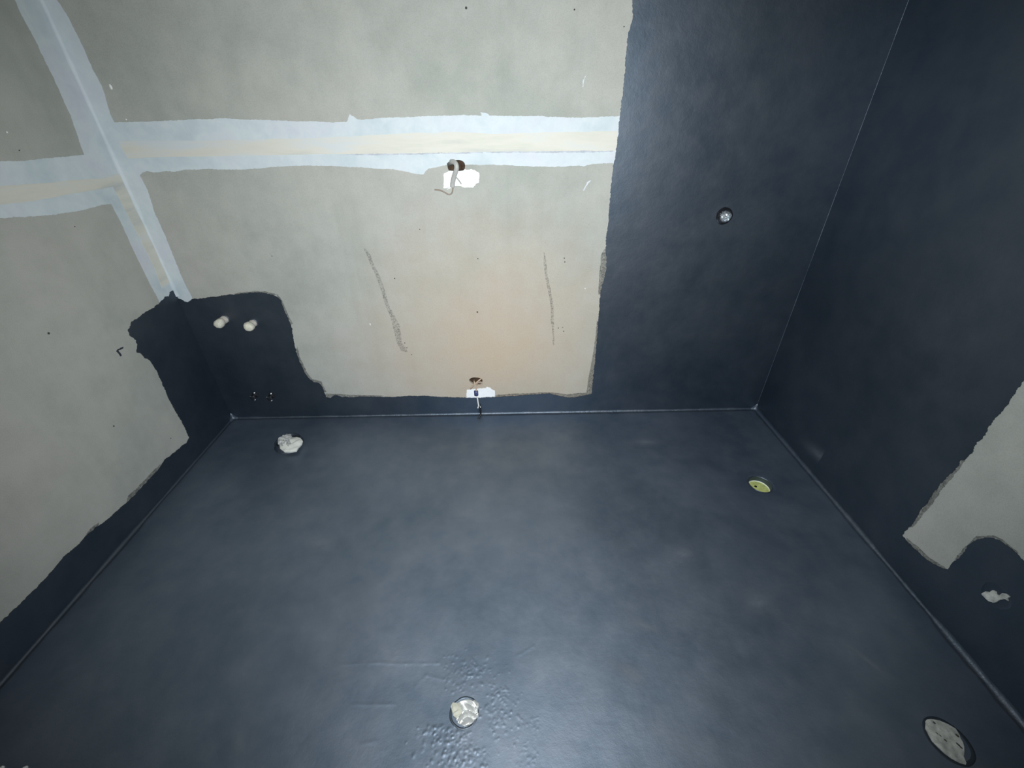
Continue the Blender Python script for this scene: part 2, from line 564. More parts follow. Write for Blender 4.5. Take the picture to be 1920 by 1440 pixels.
sheet('joint_compound', [outer], 'left', 0, TC, COMPOUND, wall_left)
tp = US([(222, 264), (300, 264), (400, 263), (500, 261), (580, 259), (660, 256), (720, 252), (780, 249), (850, 248), (930, 251), (1000, 249), (1080, 247), (1158, 246)], 'back')
bt_ = US([(1156, 283), (1080, 284), (1000, 285), (920, 285), (850, 286), (780, 288), (700, 289), (600, 289), (500, 291), (400, 293), (300, 294), (240, 297)], 'back')
sheet('paper_tape', [rag(tp, 21, .35) + rag(bt_, 22, .12)], 'back', TC - .0002, TC + .0006, TAPE, wall_back)
tp = US([(215, 330), (180, 335), (140, 338), (100, 342), (60, 345), (0, 349)], 'left')
bt_ = US([(0, 384), (60, 378), (120, 366), (180, 356), (222, 348)], 'left')
tp, bt_ = rag(tp, 23, .35), rag(bt_, 24, .35)
sheet('paper_tape', [tp + [(Y0, tp[-1][1]), (Y0, bt_[0][1])] + bt_], 'left', TC - .0002, TC + .0006, TAPE, wall_left)
# the tape folded into the corner below the crossing: its left half shows cream
tp = US([(200, 330), (222, 370), (245, 415), (268, 460), (290, 505), (303, 540)], 'left')
sheet('paper_tape', [[(D, tp[0][1])] + rag(tp, 25, .3) + [(D, tp[-1][1])]], 'left', TC - .0002, TC + .0010, TAPE, wall_left)
# a smeared ridge of compound down the corner
V, Fc = [], []
rs = np.random.RandomState(4)
zs = np.arange(.66, H, .012)
wv = noise1(rs, len(zs), .012, [(.2, .004), (.05, .0025)])
for z, k in zip(zs, wv):
    r = .0075 + k * .8
    for j in range(6):
        a = j / 5 * math.pi / 2
        V.append((TC + r * (1 - math.sin(a)), D - TC - r * (1 - math.cos(a)), z))
for i in range(len(zs) - 1):
    for j in range(5):
        Fc.append([i * 6 + j, i * 6 + j + 1, (i + 1) * 6 + j + 1, (i + 1) * 6 + j])
mesh_of('corner_compound', V, Fc, COMPOUND, wall_left, True)
# shadow line under the tape's lower edge, painted as a grey strip
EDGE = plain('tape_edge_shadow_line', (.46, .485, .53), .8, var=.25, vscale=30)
# plaster dabs beside the cable holes
for s, pts in enumerate((PATCH1, PATCH2)):
    q = US(pts, 'back')
    q = rag(q + [q[0]], 31 + s, .6, .002)[:-1]
    sheet('plaster_patch', [q, (hole1, hole2)[s]], 'back', 0, .0011, PLASTER, wall_back)

# --- black waterproof coat
TK = .0022
e_band = rag(US(edge_band, 'back'), 41, .8)
e_strip = rag(US(edge_strip, 'back'), 42, .7)
e_patch = rag(US(edge_patch, 'back'), 43, .8)
tip = e_patch[-1]
outer = [(W, 0), (W, H), (e_band[0][0], H)] + e_band + e_strip + e_patch + [(0, tip[1]), (0, 0)]
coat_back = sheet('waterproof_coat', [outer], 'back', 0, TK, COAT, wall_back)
e_left = rag(US(edge_left, 'left'), 44, .8)
# the strip goes on towards the front at the same height, out of view
zl = e_left[-1][1]
tail = rag([(e_left[-1][0], zl), (.3, zl + .004), (0, zl - .006), (-.3, zl + .005), (Y0, zl)], 45, .8)
outer = [(D, 0), (D, e_left[0][1])] + e_left + tail[1:] + [(Y0, 0)]
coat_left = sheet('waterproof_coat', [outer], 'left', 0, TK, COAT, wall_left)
e_right = rag(US(bare_right, 'right'), 46, .9)
q0, q1 = e_right[0], e_right[-1]
up_edge = rag([(q0[0] - .002, H - .3), (q0[0] + .004, 1.7), (q0[0] - .003, 1.2), q0], 47, .8)
low_edge = rag([q1, (q1[0] - .15, q1[1] - .05), (.2, .15), (-.2, .14), (Y0, .145)], 48, .8)
bare = up_edge + e_right[1:] + low_edge[1:] + [(Y0, H - .3)]
outer = [(D, 0), (D, H)] + [(up_edge[0][0], H), (up_edge[0][0], H - .3)] + up_edge + e_right[1:] + low_edge[1:] + [(Y0, 0)]
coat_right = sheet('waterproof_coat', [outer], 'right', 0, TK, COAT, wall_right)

def thin(pts, plane, parent, seed):
    q = US(pts, plane)
    sheet('thin_brushing', [rag(q + [q[0]], seed, .6, .002)[:-1]], plane, .0001, .0005, THIN, parent)
thin([(1136, 462), (1128, 476), (1127, 492), (1124, 512), (1122, 535), (1122, 552), (1140, 552), (1142, 470)], 'back', coat_back, 51)
thin([(1119, 600), (1117, 630), (1114, 648), (1111, 670), (1107, 690), (1103, 712), (1100, 730), (1098, 741), (1115, 741), (1120, 690), (1126, 610)], 'back', coat_back, 52)
thin([(1100, 736), (1060, 739), (1030, 735), (990, 737), (950, 739), (930, 741), (930, 749), (1020, 745), (1100, 747)], 'back', coat_back, 53)
thin([(521, 552), (531, 566), (540, 590), (549, 606), (544, 610), (530, 590), (518, 560)], 'back', coat_back, 54)
thin([(558, 650), (561, 668), (569, 684), (576, 699), (586, 711), (602, 715), (612, 735), (600, 735), (575, 712), (560, 690), (552, 660)], 'back', coat_back, 55)
thin([(610, 738), (640, 739), (680, 741), (720, 742), (700, 748), (610, 749)], 'back', coat_back, 56)
thin([(440, 550), (480, 545), (500, 547), (520, 552), (500, 556), (440, 556)], 'back', coat_back, 57)
thin([(1815, 855), (1806, 868), (1792, 888), (1778, 904), (1762, 922), (1748, 945), (1732, 962), (1715, 985), (1705, 990), (1722, 955), (1745, 925), (1770, 893), (1800, 855)], 'right', coat_right, 58)
thin([(1700, 1008), (1718, 1022), (1738, 1042), (1758, 1055), (1772, 1063), (1768, 1074), (1745, 1058), (1720, 1038), (1700, 1020)], 'right', coat_right, 59)
thin([(1790, 1048), (1812, 1024), (1832, 1006), (1862, 1003), (1884, 1014), (1910, 1036), (1905, 1050), (1880, 1025), (1850, 1014), (1820, 1026), (1795, 1056)], 'right', coat_right, 60)
thin([(300, 870), (285, 885), (260, 912), (240, 930), (236, 945), (262, 925), (300, 882)], 'left', coat_left, 61)
thin([(185, 980), (168, 992), (160, 1004), (166, 1010), (188, 990)], 'left', coat_left, 62)

# --- floor: one coated slab, uneven, with a hole for the open drain
D2 = (2.462, 1.243, .046)
def vnoise(x, y, wl, seed):
    rs = np.random.RandomState(seed)
    T = rs.uniform(-1, 1, (256, 256))
    u, v = x / wl + 60, y / wl + 60
    i, j = np.floor(u).astype(int), np.floor(v).astype(int)
    f, g = u - i, v - j
    f = f * f * (3 - 2 * f)
    g = g * g * (3 - 2 * g)
    i0, i1, j0, j1 = i % 256, (i + 1) % 256, j % 256, (j + 1) % 256
    return (T[i0, j0] * (1 - f) + T[i1, j0] * f) * (1 - g) + (T[i0, j1] * (1 - f) + T[i1, j1] * f) * g

rs = np.random.RandomState(77)
lumps = []
def lump_px(px, py, r, h):
    a, b_ = U(px, py, 'floor')
    lumps.append((a, b_, r, h, rs.uniform(.6, 1.5), rs.uniform(0, 3.14)))
for _ in range(170):           # gritty trail from the outlet towards the camera
    t = rs.uniform(0, 1)
    lump_px(835 + 55 * rs.normal(0, .5) + 40 * t, 1360 + 85 * t, rs.uniform(.0018, .0048), rs.uniform(.0003, .0011))
for _ in range(110):           # to the right of it
    lump_px(935 + rs.normal(0, 18), 1320 + rs.normal(0, 32), rs.uniform(.0018, .0042), rs.uniform(.0002, .0009))
for _ in range(110):           # behind it
    lump_px(875 + rs.normal(0, 25), 1262 + rs.normal(0, 18), rs.uniform(.0018, .0045), rs.uniform(.0002, .0008))
for _ in range(40):
    lump_px(rs.uniform(960, 1010), rs.uniform(1345, 1440), rs.uniform(.0015, .0035), rs.uniform(.0002, .0006))
ridges = [[(645, 1246), (700, 1243), (760, 1245), (822, 1243)], [(667, 1321), (735, 1321)], [(970, 1230), (1000, 1212), (1030, 1180)], [(780, 1285), (800, 1266), (830, 1274)],
          [(130, 1148), (110, 1162)], [(195, 1205), (240, 1160)], [(318, 1155), (350, 1140)], [(1610, 1225), (1650, 1262)], [(1160, 1050), (1150, 1046)], [(715, 1395), (720, 1412)],
          [(680, 1396), (705, 1389)], [(1260, 1155), (1280, 1175)], [(1262, 1225), (1276, 1236)], [(290, 1350), (300, 1335)], [(1180, 1085), (1235, 1084)]]
ridges = [US(r, 'floor') for r in ridges]

def floor_z(x, y):
    z = .0016 * vnoise(x, y, .45, 1) + .0011 * vnoise(x, y, .17, 2) + .0005 * vnoise(x, y, .06, 3)
    for a, b_, r, h, asp, th in lumps:
        m = (abs(x - a) < 3 * r) & (abs(y - b_) < 3 * r)
        if not m.any():
            continue
        dx, dy = x[m] - a, y[m] - b_
        u = (dx * math.cos(th) + dy * math.sin(th)) * asp
        v = -dx * math.sin(th) + dy * math.cos(th)
        z[m] += .75 * h * np.exp(-((u * u + v * v) / (r * r)) ** 1.4)
    for rd in ridges:
        for p, q in zip(rd[:-1], rd[1:]):
            dx, dy = q[0] - p[0], q[1] - p[1]
            L2 = dx * dx + dy * dy
            t = np.clip(((x - p[0]) * dx + (y - p[1]) * dy) / L2, 0, 1)
            d2 = (x - p[0] - t * dx) ** 2 + (y - p[1] - t * dy) ** 2
            z += .0006 * np.exp(-d2 / .0045 ** 2) * (.6 + .4 * vnoise(x, y, .02, 5))
    ex = np.minimum(np.minimum(x, W - x), D - y)                # flat towards the walls
    z *= np.clip(ex / .06, 0, 1)
    dd = np.hypot(x - D2[0], y - D2[1])
    return z * np.clip((dd - D2[2]) / .04, 0, 1)

def lines(a, b_, f0, f1, c, f):
    L = [a]
    while L[-1] < b_ - 1e-6:
        s = f if f0 <= L[-1] < f1 else c
        L.append(min(b_, L[-1] + s))
    if b_ - L[-2] < 1e-3:
        L.pop(-2)
    return np.array(L)
gx = lines(0, W, 1.10, 1.50, .012, .002)
gy = lines(Y0, D, .30, .64, .012, .002)
X, Y = np.meshgrid(gx, gy, indexing='ij')
Z = floor_z(X.ravel(), Y.ravel())
V = [tuple(t) for t in np.stack([X.ravel(), Y.ravel(), Z], 1)]
nx, ny = len(gx), len(gy)
i0, i1 = np.searchsorted(gx, D2[0] - .07), np.searchsorted(gx, D2[0] + .07)
j0, j1 = np.searchsorted(gy, D2[1] - .07), np.searchsorted(gy, D2[1] + .07)
Fc = []
for i in range(nx - 1):
    for j in range(ny - 1):
        if i0 <= i < i1 and j0 <= j < j1:
            continue
        Fc.append([i * ny + j, (i + 1) * ny + j, (i + 1) * ny + j + 1, i * ny + j + 1])
per = [(i, j0) for i in range(i0, i1)] + [(i1, j) for j in range(j0, j1)] + [(i, j1) for i in range(i1, i0, -1)] + [(i0, j) for j in range(j1, j0, -1)]
prev = [i * ny + j for i, j in per]
for k in range(1, 6):
    t = k / 5
    cur = []
    for i, j in per:
        px, py = gx[i], gy[j]
        a = math.atan2(py - D2[1], px - D2[0])
        cx, cy = D2[0] + D2[2] * math.cos(a), D2[1] + D2[2] * math.sin(a)
        cur.append(len(V))
        V.append((px + (cx - px) * t, py + (cy - py) * t, -.003 * max(0, t - .75) / .25))
    n = len(per)
    for k2 in range(n):
        Fc.append([prev[k2], prev[(k2 + 1) % n], cur[(k2 + 1) % n], cur[k2]])
    prev = cur
me = bpy.data.meshes.new('floor')
me.from_pydata(V, [], Fc)
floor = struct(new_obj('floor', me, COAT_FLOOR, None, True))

# --- coves: coated sealing bands that round off the floor corners, and the seam in the right-hand corner
def cove(name, p0, p1, n0, n1, r, seed, parent, wob=.35, step=.012, nseg=7, mat=None):
    """concave fillet between two planes with inward normals n0 and n1 along the line p0-p1"""
    rs = np.random.RandomState(seed)
    p0, p1, n0, n1 = Vector(p0), Vector(p1), Vector(n0), Vector(n1)
    L = (p1 - p0).length
    n = int(L / step) + 1
    wv = noise1(rs, n, L / (n - 1), [(.25, .5), (.06, .3), (.025, .2)])
    V, Fc = [], []
    for i in range(n):
        q = p0.lerp(p1, i / (n - 1)) + (n0 + n1) * TK
        rr = r * (1 + wob * wv[i])
        for j in range(nseg):
            a = j / (nseg - 1) * math.pi / 2
            V.append(q + n0 * rr * (1 - math.sin(a)) + n1 * rr * (1 - math.cos(a)))
    for i in range(n - 1):
        for j in range(nseg - 1):
            Fc.append([i * nseg + j, i * nseg + j + 1, (i + 1) * nseg + j + 1, (i + 1) * nseg + j])
    o = mesh_of(name, V, Fc, mat or COAT_COVE, parent, True)
    # face the room
    me = o.data
    c = Vector((W / 2, .6, 1.2))
    f = me.polygons[len(me.polygons) // 2]
    if f.normal.dot(c - f.center) < 0:
        me.flip_normals()
    return o
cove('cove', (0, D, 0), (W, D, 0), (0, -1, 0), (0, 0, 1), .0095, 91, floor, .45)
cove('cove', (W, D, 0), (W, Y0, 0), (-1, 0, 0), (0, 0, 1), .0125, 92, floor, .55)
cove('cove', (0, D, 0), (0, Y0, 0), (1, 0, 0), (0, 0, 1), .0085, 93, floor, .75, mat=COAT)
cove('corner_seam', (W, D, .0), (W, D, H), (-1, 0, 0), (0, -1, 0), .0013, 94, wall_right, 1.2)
for sx, x0 in ((1, 0), (-1, W)):          # little webs where three bands meet
    V, s, c0 = [], .034, Vector((x0, D, 0))
    k = 8
    idx = {}
    Fc = []
    for i in range(k + 1):
        for j in range(k + 1 - i):
            a, b_, c = i / k, j / k, 1 - i / k - j / k
            bulge = 27 * a * b_ * c * .006 + 0
            p = c0 + Vector((sx * (a * s + TK), -(b_ * s + TK), c * s + TK)) - Vector((sx, -1, 1)) * bulge * .8
            idx[(i, j)] = len(V)
            V.append(p)
    for i in range(k):
        for j in range(k - i):
            Fc.append([idx[i, j], idx[i + 1, j], idx[i, j + 1]])
            if i + j < k - 1:
                Fc.append([idx[i + 1, j], idx[i + 1, j + 1], idx[i, j + 1]])
    o = mesh_of('corner_web', V, Fc, COAT_COVE, floor, True)
    f = o.data.polygons[len(Fc) // 2]
    if f.normal.dot(Vector((W / 2, .6, 1)) - f.center) < 0:
        o.data.flip_normals()

# --- marks on the boards
def ribbon(pts, ws, plane, parent, seed, name='scuff_mark', mat=SCUFF, off=.0004):
    c = US(pts, plane)
    Lf, Rt = [], []
    for i, p in enumerate(c):
        a, b_ = c[max(0, i - 1)], c[min(len(c) - 1, i + 1)]
        dx, dy = b_[0] - a[0], b_[1] - a[1]
        L = math.hypot(dx, dy)
        w = ws[i] * .0026 / 2
        Lf.append((p[0] - dy / L * w, p[1] + dx / L * w))
        Rt.append((p[0] + dy / L * w, p[1] - dx / L * w))
    lp = Lf + Rt[::-1]
    sheet(name, [rag(lp + [lp[0]], seed, .5, .003)[:-1]], plane, .0001, off, mat, parent)
ribbon([(683, 466), (690, 476), (700, 500), (712, 525), (720, 552), (728, 578), (737, 595), (743, 612), (748, 640), (756, 655), (764, 660)], [3, 5, 5, 6, 6, 6, 8, 12, 9, 10, 4], 'back', wall_back, 71)
ribbon([(1021, 474), (1022, 495), (1025, 520), (1031, 550), (1035, 575), (1036, 605), (1038, 630), (1038, 647)], [2, 4, 4, 5, 5, 4, 3, 3], 'back', wall_back, 72)
ribbon([(640, 290), (720, 289.5), (800, 288), (870, 286.5), (905, 286)], [1.0, 1.4, 1.4, 1.2, .8], 'back', wall_back, 78, 'tape_edge_shadow', EDGE, TC + .0009)
ribbon([(912, 285.5), (980, 285.5), (1060, 284.5), (1150, 283.5)], [1.2, 1.8, 1.8, 1.8], 'back', wall_back, 79, 'tape_edge_shadow', EDGE, TC + .0009)

# dusty smudges on the coat
m, nt, nd, lk, b = mat_new('dust_smudge')
v = objvec(nt)
ln = nd.new('ShaderNodeVectorMath')
ln.operation = 'LENGTH'
lk.new(v, ln.inputs[0])
fade = mth(nt, 'SUBTRACT', 1.0, ln.outputs['Value'], True)
fade = mth(nt, 'MULTIPLY', mth(nt, 'MULTIPLY', fade, fade), mth(nt, 'MULTIPLY', noise_node(nt, 5, 5, .6, v), .55))
b.inputs['Base Color'].default_value = (.20, .22, .25, 1)
b.inputs['Roughness'].default_value = .9
tr = nd.new('ShaderNodeBsdfTransparent')
mx = nd.new('ShaderNodeMixShader')
lk.new(fade, mx.inputs[0])
lk.new(tr.outputs[0], mx.inputs[1])
lk.new(b.outputs[0], mx.inputs[2])
lk.new(mx.outputs[0], nd['Material Output'].inputs[0])
SMUDGE = m
sm = bpy.data.meshes.new('dust_smudge')
sm.from_pydata([(math.cos(k * math.pi / 16), math.sin(k * math.pi / 16), 0) for k in range(32)], [], [list(range(32))])
sm.materials.append(SMUDGE)
def smudge(px, py, plane, ra, rb, rot, parent):
    o = bpy.data.objects.new('dust_smudge', sm)
    COL.objects.link(o)
    o.location = P3(U(px, py, plane), plane, TK + .0012 if plane != 'floor' else .0045)
    if plane == 'floor':
        o.rotation_euler = (0, 0, rot)
    elif plane == 'right':
        o.rotation_euler = (rot, -math.pi / 2, 0)
    elif plane == 'back':
        o.rotation_euler = (math.pi / 2, rot, 0)
    o.scale = (ra, rb, 1)
    o.parent = parent
smudge(1540, 855, 'right', .05, .14, .2, wall_right)
for px, py, ra, rb, rt_ in [(1280, 1040, .10, .07, .3), (1175, 1260, .10, .05, -.5), (450, 1392, .07, .035, -.9), (1210, 830, .12, .05, 0), (600, 1020, .09, .06, .2), (1210, 1175, .08, .03, -.4), (1625, 1240, .10, .02, -1.0), (870, 965, .10, .06, 0), (1420, 1130, .10, .08, .5)]:
    smudge(px, py, 'floor', ra, rb, rt_, floor)

SP = bpy.data.meshes.new('dirt_speck')
bm = bmesh.new()
bmesh.ops.create_uvsphere(bm, u_segments=8, v_segments=5, radius=1)
bm.to_mesh(SP)
bm.free()
SPW = SP.copy()
SP.materials.append(SPECK)
SPW.materials.append(WHITEBIT)
def speck(px, py, plane, r, parent, white=False, stretch=1.0):
    o = bpy.data.objects.new('plaster_fleck' if white else 'dirt_speck', SPW if white else SP)
    COL.objects.link(o)
    uv = U(px, py, plane)
    o.location = P3(uv, plane, .0006)
    f = .0012
    r *= .62
    o.scale = (r, f, r * stretch) if plane == 'back' else ((f, r, r * stretch) if plane in ('left', 'right') else (r, r * stretch, f))
    o.parent = parent
for px, py, r in [(874, 15, .006), (1077, 18, .004), (1058, 484, .004), (1059, 491, .004), (1047, 615, .004), (1055, 614, .003), (1057, 621, .004), (740, 522, .004), (759, 643, .004),
                  (763, 652, .004), (896, 485, .004), (787, 430, .003), (510, 480, .003), (1196, 612, .003), (1170, 50, .003), (772, 665, .004), (895, 585, .006)]:
    speck(px, py, 'back', r, wall_back)
for px, py, r in [(91, 625, .006), (213, 799, .005), (36, 282, .003), (140, 425, .003), (320, 822, .003)]:
    speck(px, py, 'left', r, wall_left)
for px, py, r, s in [(208, 163, .007, 1.8), (694, 608, .0035, 2.6), (1097, 541, .003, 1.6), (237, 224, .004, 1)]:
    speck(px, py, 'back', r, wall_back, True, s)
speck(13, 248, 'left', .004, wall_left, True)
ribbon([(1107, 338), (1102, 343), (1098, 350), (1094, 357)], [1.2, 2.6, 1.6, 1.6], 'back', wall_back, 73, 'white_scrape', COMPOUND)
ribbon([(1098, 143), (1094, 153), (1093, 163)], [.8, 1.4, .8], 'back', wall_back, 74, 'white_scrape', COMPOUND)
ribbon([(231, 651), (220, 656)], [2, 3], 'left', wall_left, 75, 'black_dash', COAT)
ribbon([(220, 657), (227, 667)], [3, 2], 'left', wall_left, 76, 'black_dash', COAT)
ribbon([(321, 533), (323, 540), (325, 546)], [4, 5, 2], 'back', wall_back, 77, 'torn_tape_edge', CARD, .0018)

# ------------------------------------------------------------------ things on the floor
def crumple(name, outline_px, z0, dome, fold, mat, parent, seed, base_off, nr=16, nsub=3, skirt=.0, fold_dir=0.3, fold_n=5, cross=.4):
    """a crumpled cap: traced outline (on the plane z0), domed, with sharp directional folds"""
    rs = np.random.RandomState(seed)
    q = US(outline_px, 'floor', z0)
    q = resample(q + [q[0]], .0025)[:-1]
    n = len(q)
    cx, cy = sum(p[0] for p in q) / n, sum(p[1] for p in q) / n
    R = max(math.hypot(p[0] - cx, p[1] - cy) for p in q)
    offs = rs.uniform(0, 1, 6)
    V, Fc = [], []
    ox, oy, oz = base_off
    def hz(x, y, t):
        u = (x * math.cos(fold_dir) + y * math.sin(fold_dir)) / R
        v = (-x * math.sin(fold_dir) + y * math.cos(fold_dir)) / R
        s = v * fold_n + .6 * math.sin(u * 3 + offs[0] * 6) + offs[1]
        w = s % 1.0                                    # pleats: a long easy slope and a short steep one
        w = w / .72 if w < .72 else (1 - w) / .28
        s2 = (u * 1.3 + v * .9) * fold_n * .6 + offs[2] * 3
        w2 = abs((s2 % 1.0) - .5) * 2
        return dome * (1 - t ** 2.4) + fold * (w * .75 + w2 * cross - .5) * (1 - t ** 6 * .6)
    V.append((cx - ox, cy - oy, z0 + hz(0, 0, 0) - oz))
    for k in range(1, nr + 1):
        t = k / nr
        for p in q:
            x, y = (p[0] - cx) * t, (p[1] - cy) * t
            V.append((cx + x - ox, cy + y - oy, z0 + hz(x, y, t) - oz))
    for p in q:                                        # skirt down to the floor
        V.append((cx + (p[0] - cx) * .97 - ox, cy + (p[1] - cy) * .97 - oy, z0 - skirt - oz))
    for i in range(n):
        Fc.append([0, 1 + i, 1 + (i + 1) % n])
    for k in range(nr + 1 - 0):
        if k == nr + 0:
            break
        a, b_ = 1 + k * n, 1 + (k + 1) * n
        for i in range(n):
            Fc.append([a + i, b_ + i, b_ + (i + 1) % n, a + (i + 1) % n])
    return mesh_of(name, V, Fc, mat, parent, False)

# 1. pipe wrapped in white plastic, back left
c1 = (.378, 1.553, 0)
t = thing('wrapped_floor_pipe', c1, 'white plastic wrapped pipe stub on the black floor near the left corner', 'pipe')
lathe('pipe_collar', [(.066, -.002), (.064, .003), (.060, .006), (.0585, .022), (.055, .024), (.05, .022), (.05, .0)], COAT_COVE, t, 'z', 40, .02, 3)
out1 = [(522, 824), (524, 821), (532, 818), (536, 816), (545, 815), (548, 820), (556, 819), (563, 821), (568, 827), (566, 832), (560, 838), (556, 845), (545, 847), (533, 847), (525, 841), (524, 834)]
crumple('plastic_wrap', out1, .024, .010, .003, WRAP, t, 5, c1, skirt=.008, fold_dir=.6, fold_n=2.2)
out1b = [(521, 823), (524, 820), (532, 816), (537, 814), (545, 814), (547, 819), (544, 826), (546, 833), (541, 837), (536, 833), (530, 836), (524, 831), (521, 832)]
crumple('gathered_plastic', out1b, .033, .010, .010, WRAPGREY, t, 6, c1, skirt=.006, fold_dir=1.9, fold_n=4)

# 2. open drain, right
c2 = (D2[0], D2[1], 0)
t = thing('open_floor_drain', c2, 'open round drain hole with a sunken yellow green plug in the floor', 'drain')
lathe('pipe_wall', [(.0465, -.0015), (.0465, .0005), (.0445, .0005), (.044, -.004), (.0435, -.05)], BLACKGLOSS if False else COAT_COVE, t, 'z', 48, .01, 8)
lathe('plug', [(.0435, -.045), (.0435, -.027), (.040, -.026), (.012, -.027), (.001, -.027)], YELLOW, t, 'z', 40, .01, 9)
lathe('plug_edge', [(.0436, -.028), (.0434, -.0225), (.0415, -.022), (.041, -.026)], PALEEDGE, t, 'z', 40, .015, 10)
h_ = lathe('plug_hole', [(.006, -.0268), (.0055, -.0255), (.003, -.0262), (.001, -.0266)], WIREBLACK, t, 'z', 14, .1, 11, (-.006, .012, 0))

# 3. outlet stuffed with crumpled white foil, front
c3 = (1.285, .469, 0)
t = thing('stuffed_floor_outlet', c3, 'floor outlet stuffed with crumpled silvery white wrapping amid gritty black lumps', 'pipe')
lathe('pipe_collar', [(.0385, -.001), (.0365, .0006), (.0350, .0008), (.033, .0006), (.030, -.002)], COAT, t, 'z', 40, .03, 12)
out3 = [(859, 1318), (864, 1314), (872, 1312), (882, 1311.7), (889, 1314), (893, 1322), (894, 1332), (896, 1340), (893, 1346), (888, 1353), (880, 1359), (872, 1361), (865, 1359.6), (859, 1356), (856, 1348), (860, 1342), (864, 1336), (863, 1328)]
crumple('foil_plug', out3, .008, .006, .012, FOILW, t, 15, c3, skirt=.010, fold_dir=.30, fold_n=2.0, cross=.10, nr=34)
out3b = [(849, 1317), (845, 1324), (847, 1331), (850, 1342), (856, 1347), (861, 1343), (866, 1336), (866, 1326), (860, 1318)]
crumple('loose_flap', out3b, .009, .003, .0025, FLAP, t, 16, c3, skirt=.009, fold_dir=1.3, fold_n=1.2)
out3c = [(888, 1313), (890, 1312.5), (897, 1318.5), (898, 1321), (896, 1332), (897, 1342), (893, 1346), (892, 1338), (893, 1328), (893, 1321)]
crumple('foil_rim', out3c, .010, .002, .003, FOILW, t, 17, c3, skirt=.009, fold_dir=1.0, fold_n=2.5)

# 4. wide pipe closed with a dirty grey plug, front right
c4 = (2.488, .384, 0)
t = thing('capped_floor_pipe', c4, 'wide floor pipe closed with a dirty grey plug in the front right corner', 'pipe')
lathe('pipe_collar', [(.052, -.001), (.049, .0006), (.0465, .0010), (.0435, .0008), (.040, .000)], COAT, t, 'z', 40, .02, 18)
out4 = [(1735, 1352), (1738, 1349), (1746, 1348), (1762, 1351), (1778, 1358), (1792, 1366), (1799, 1377), (1801, 1384), (1806, 1392), (1808, 1400), (1808, 1410), (1807, 1418), (1812, 1430), (1811, 1434), (1800, 1431), (1785, 1423), (1773, 1414), (1760, 1402), (1748, 1390), (1740, 1376), (1735, 1366)]
crumple('plug', out4, .003, .0015, .0014, GREYPLUG, t, 19, c4, skirt=.004, fold_dir=.9, fold_n=1.7)
for k, (px, py, r, s) in enumerate([(1795, 1379, .0030, 1.5), (1757, 1375, .0015, 2.2), (1763, 1379, .0013, 2.4), (1773, 1388, .0018, 1.8), (1797, 1396, .0022, 2.4), (1802, 1401, .0018, 2.0), (1752, 1355, .0022, 1.5)]):
    a, b_ = U(px, py, 'floor', .005)
    o = bpy.data.objects.new('dirt_smear', SP)
    COL.objects.link(o)
    o.scale = (r, r * s, .0012)
    o.rotation_euler = (0, 0, .5)
    o.location = (a - c4[0], b_ - c4[1], .0045)
    o.parent = t

# ------------------------------------------------------------------ things on the walls
# right wall: outlet closed with dirty plaster
a, b_ = .620, .222
t = thing('closed_wall_outlet', (W - TK, a, b_), 'small round outlet closed with dirty plaster low on the black right wall', 'pipe')
q = US([(1842, 1113), (1850, 1109), (1858, 1110), (1864, 1107), (1869, 1109), (1870, 1114), (1876, 1116), (1882, 1112), (1888, 1113), (1895, 1119), (1891, 1122), (1893, 1127), (1886, 1124), (1876, 1125), (1870, 1129), (1864, 1130), (1855, 1127), (1846, 1118)], 'right', .002)
q = rag(q + [q[0]], 81, .4, .002)[:-1]
o = sheet('plaster_plug', [q], 'right', .0, .006, GREYPLUG, None)
o.parent = t
o.matrix_parent_inverse = Matrix.Translation((-(W - TK), -a, -b_))
lathe('collar', [(.036, -.0005), (.033, .0004), (.027, .0006), (.020, .0004)], COAT, t, '-x', 32, .06, 20)

# back wall, left patch: two cream stub pipes with plaster plugs
prof_pipe = [(.0185, -.004), (.0165, .002), (.0155, .028), (.014, .032)]
prof_plug = [(.0150, .020), (.0190, .024), (.0205, .034), (.0195, .044), (.0150, .051), (.008, .054), (.001, .0545)]
for k, (px, py, ln, lab) in enumerate([(421, 599, 1.12, 'longer cream stub pipe on the black wall patch, nearest the left corner'), (474.5, 606, 1.0, 'shorter cream stub pipe on the black wall patch, beside bare board')]):
    x, z = U(px, py, 'back', TK)
    t = thing('stub_pipe', (x, D - TK, z), lab, 'pipe', 'cream stub pipes on the black wall patch')
    lathe('pipe', [(r, h * ln) for r, h in prof_pipe], CREAMPIPE, t, '-y', 20, .05, 30 + k)
    lathe('end_plug', [(r, h * ln) for r, h in prof_plug], CREAM, t, '-y', 20, .09, 34 + k)
    lathe('sealant_ring', [(.0225, -.001), (.0205, .001), (.0180, .0015)], COAT, t, '-y', 24, .08, 38 + k)
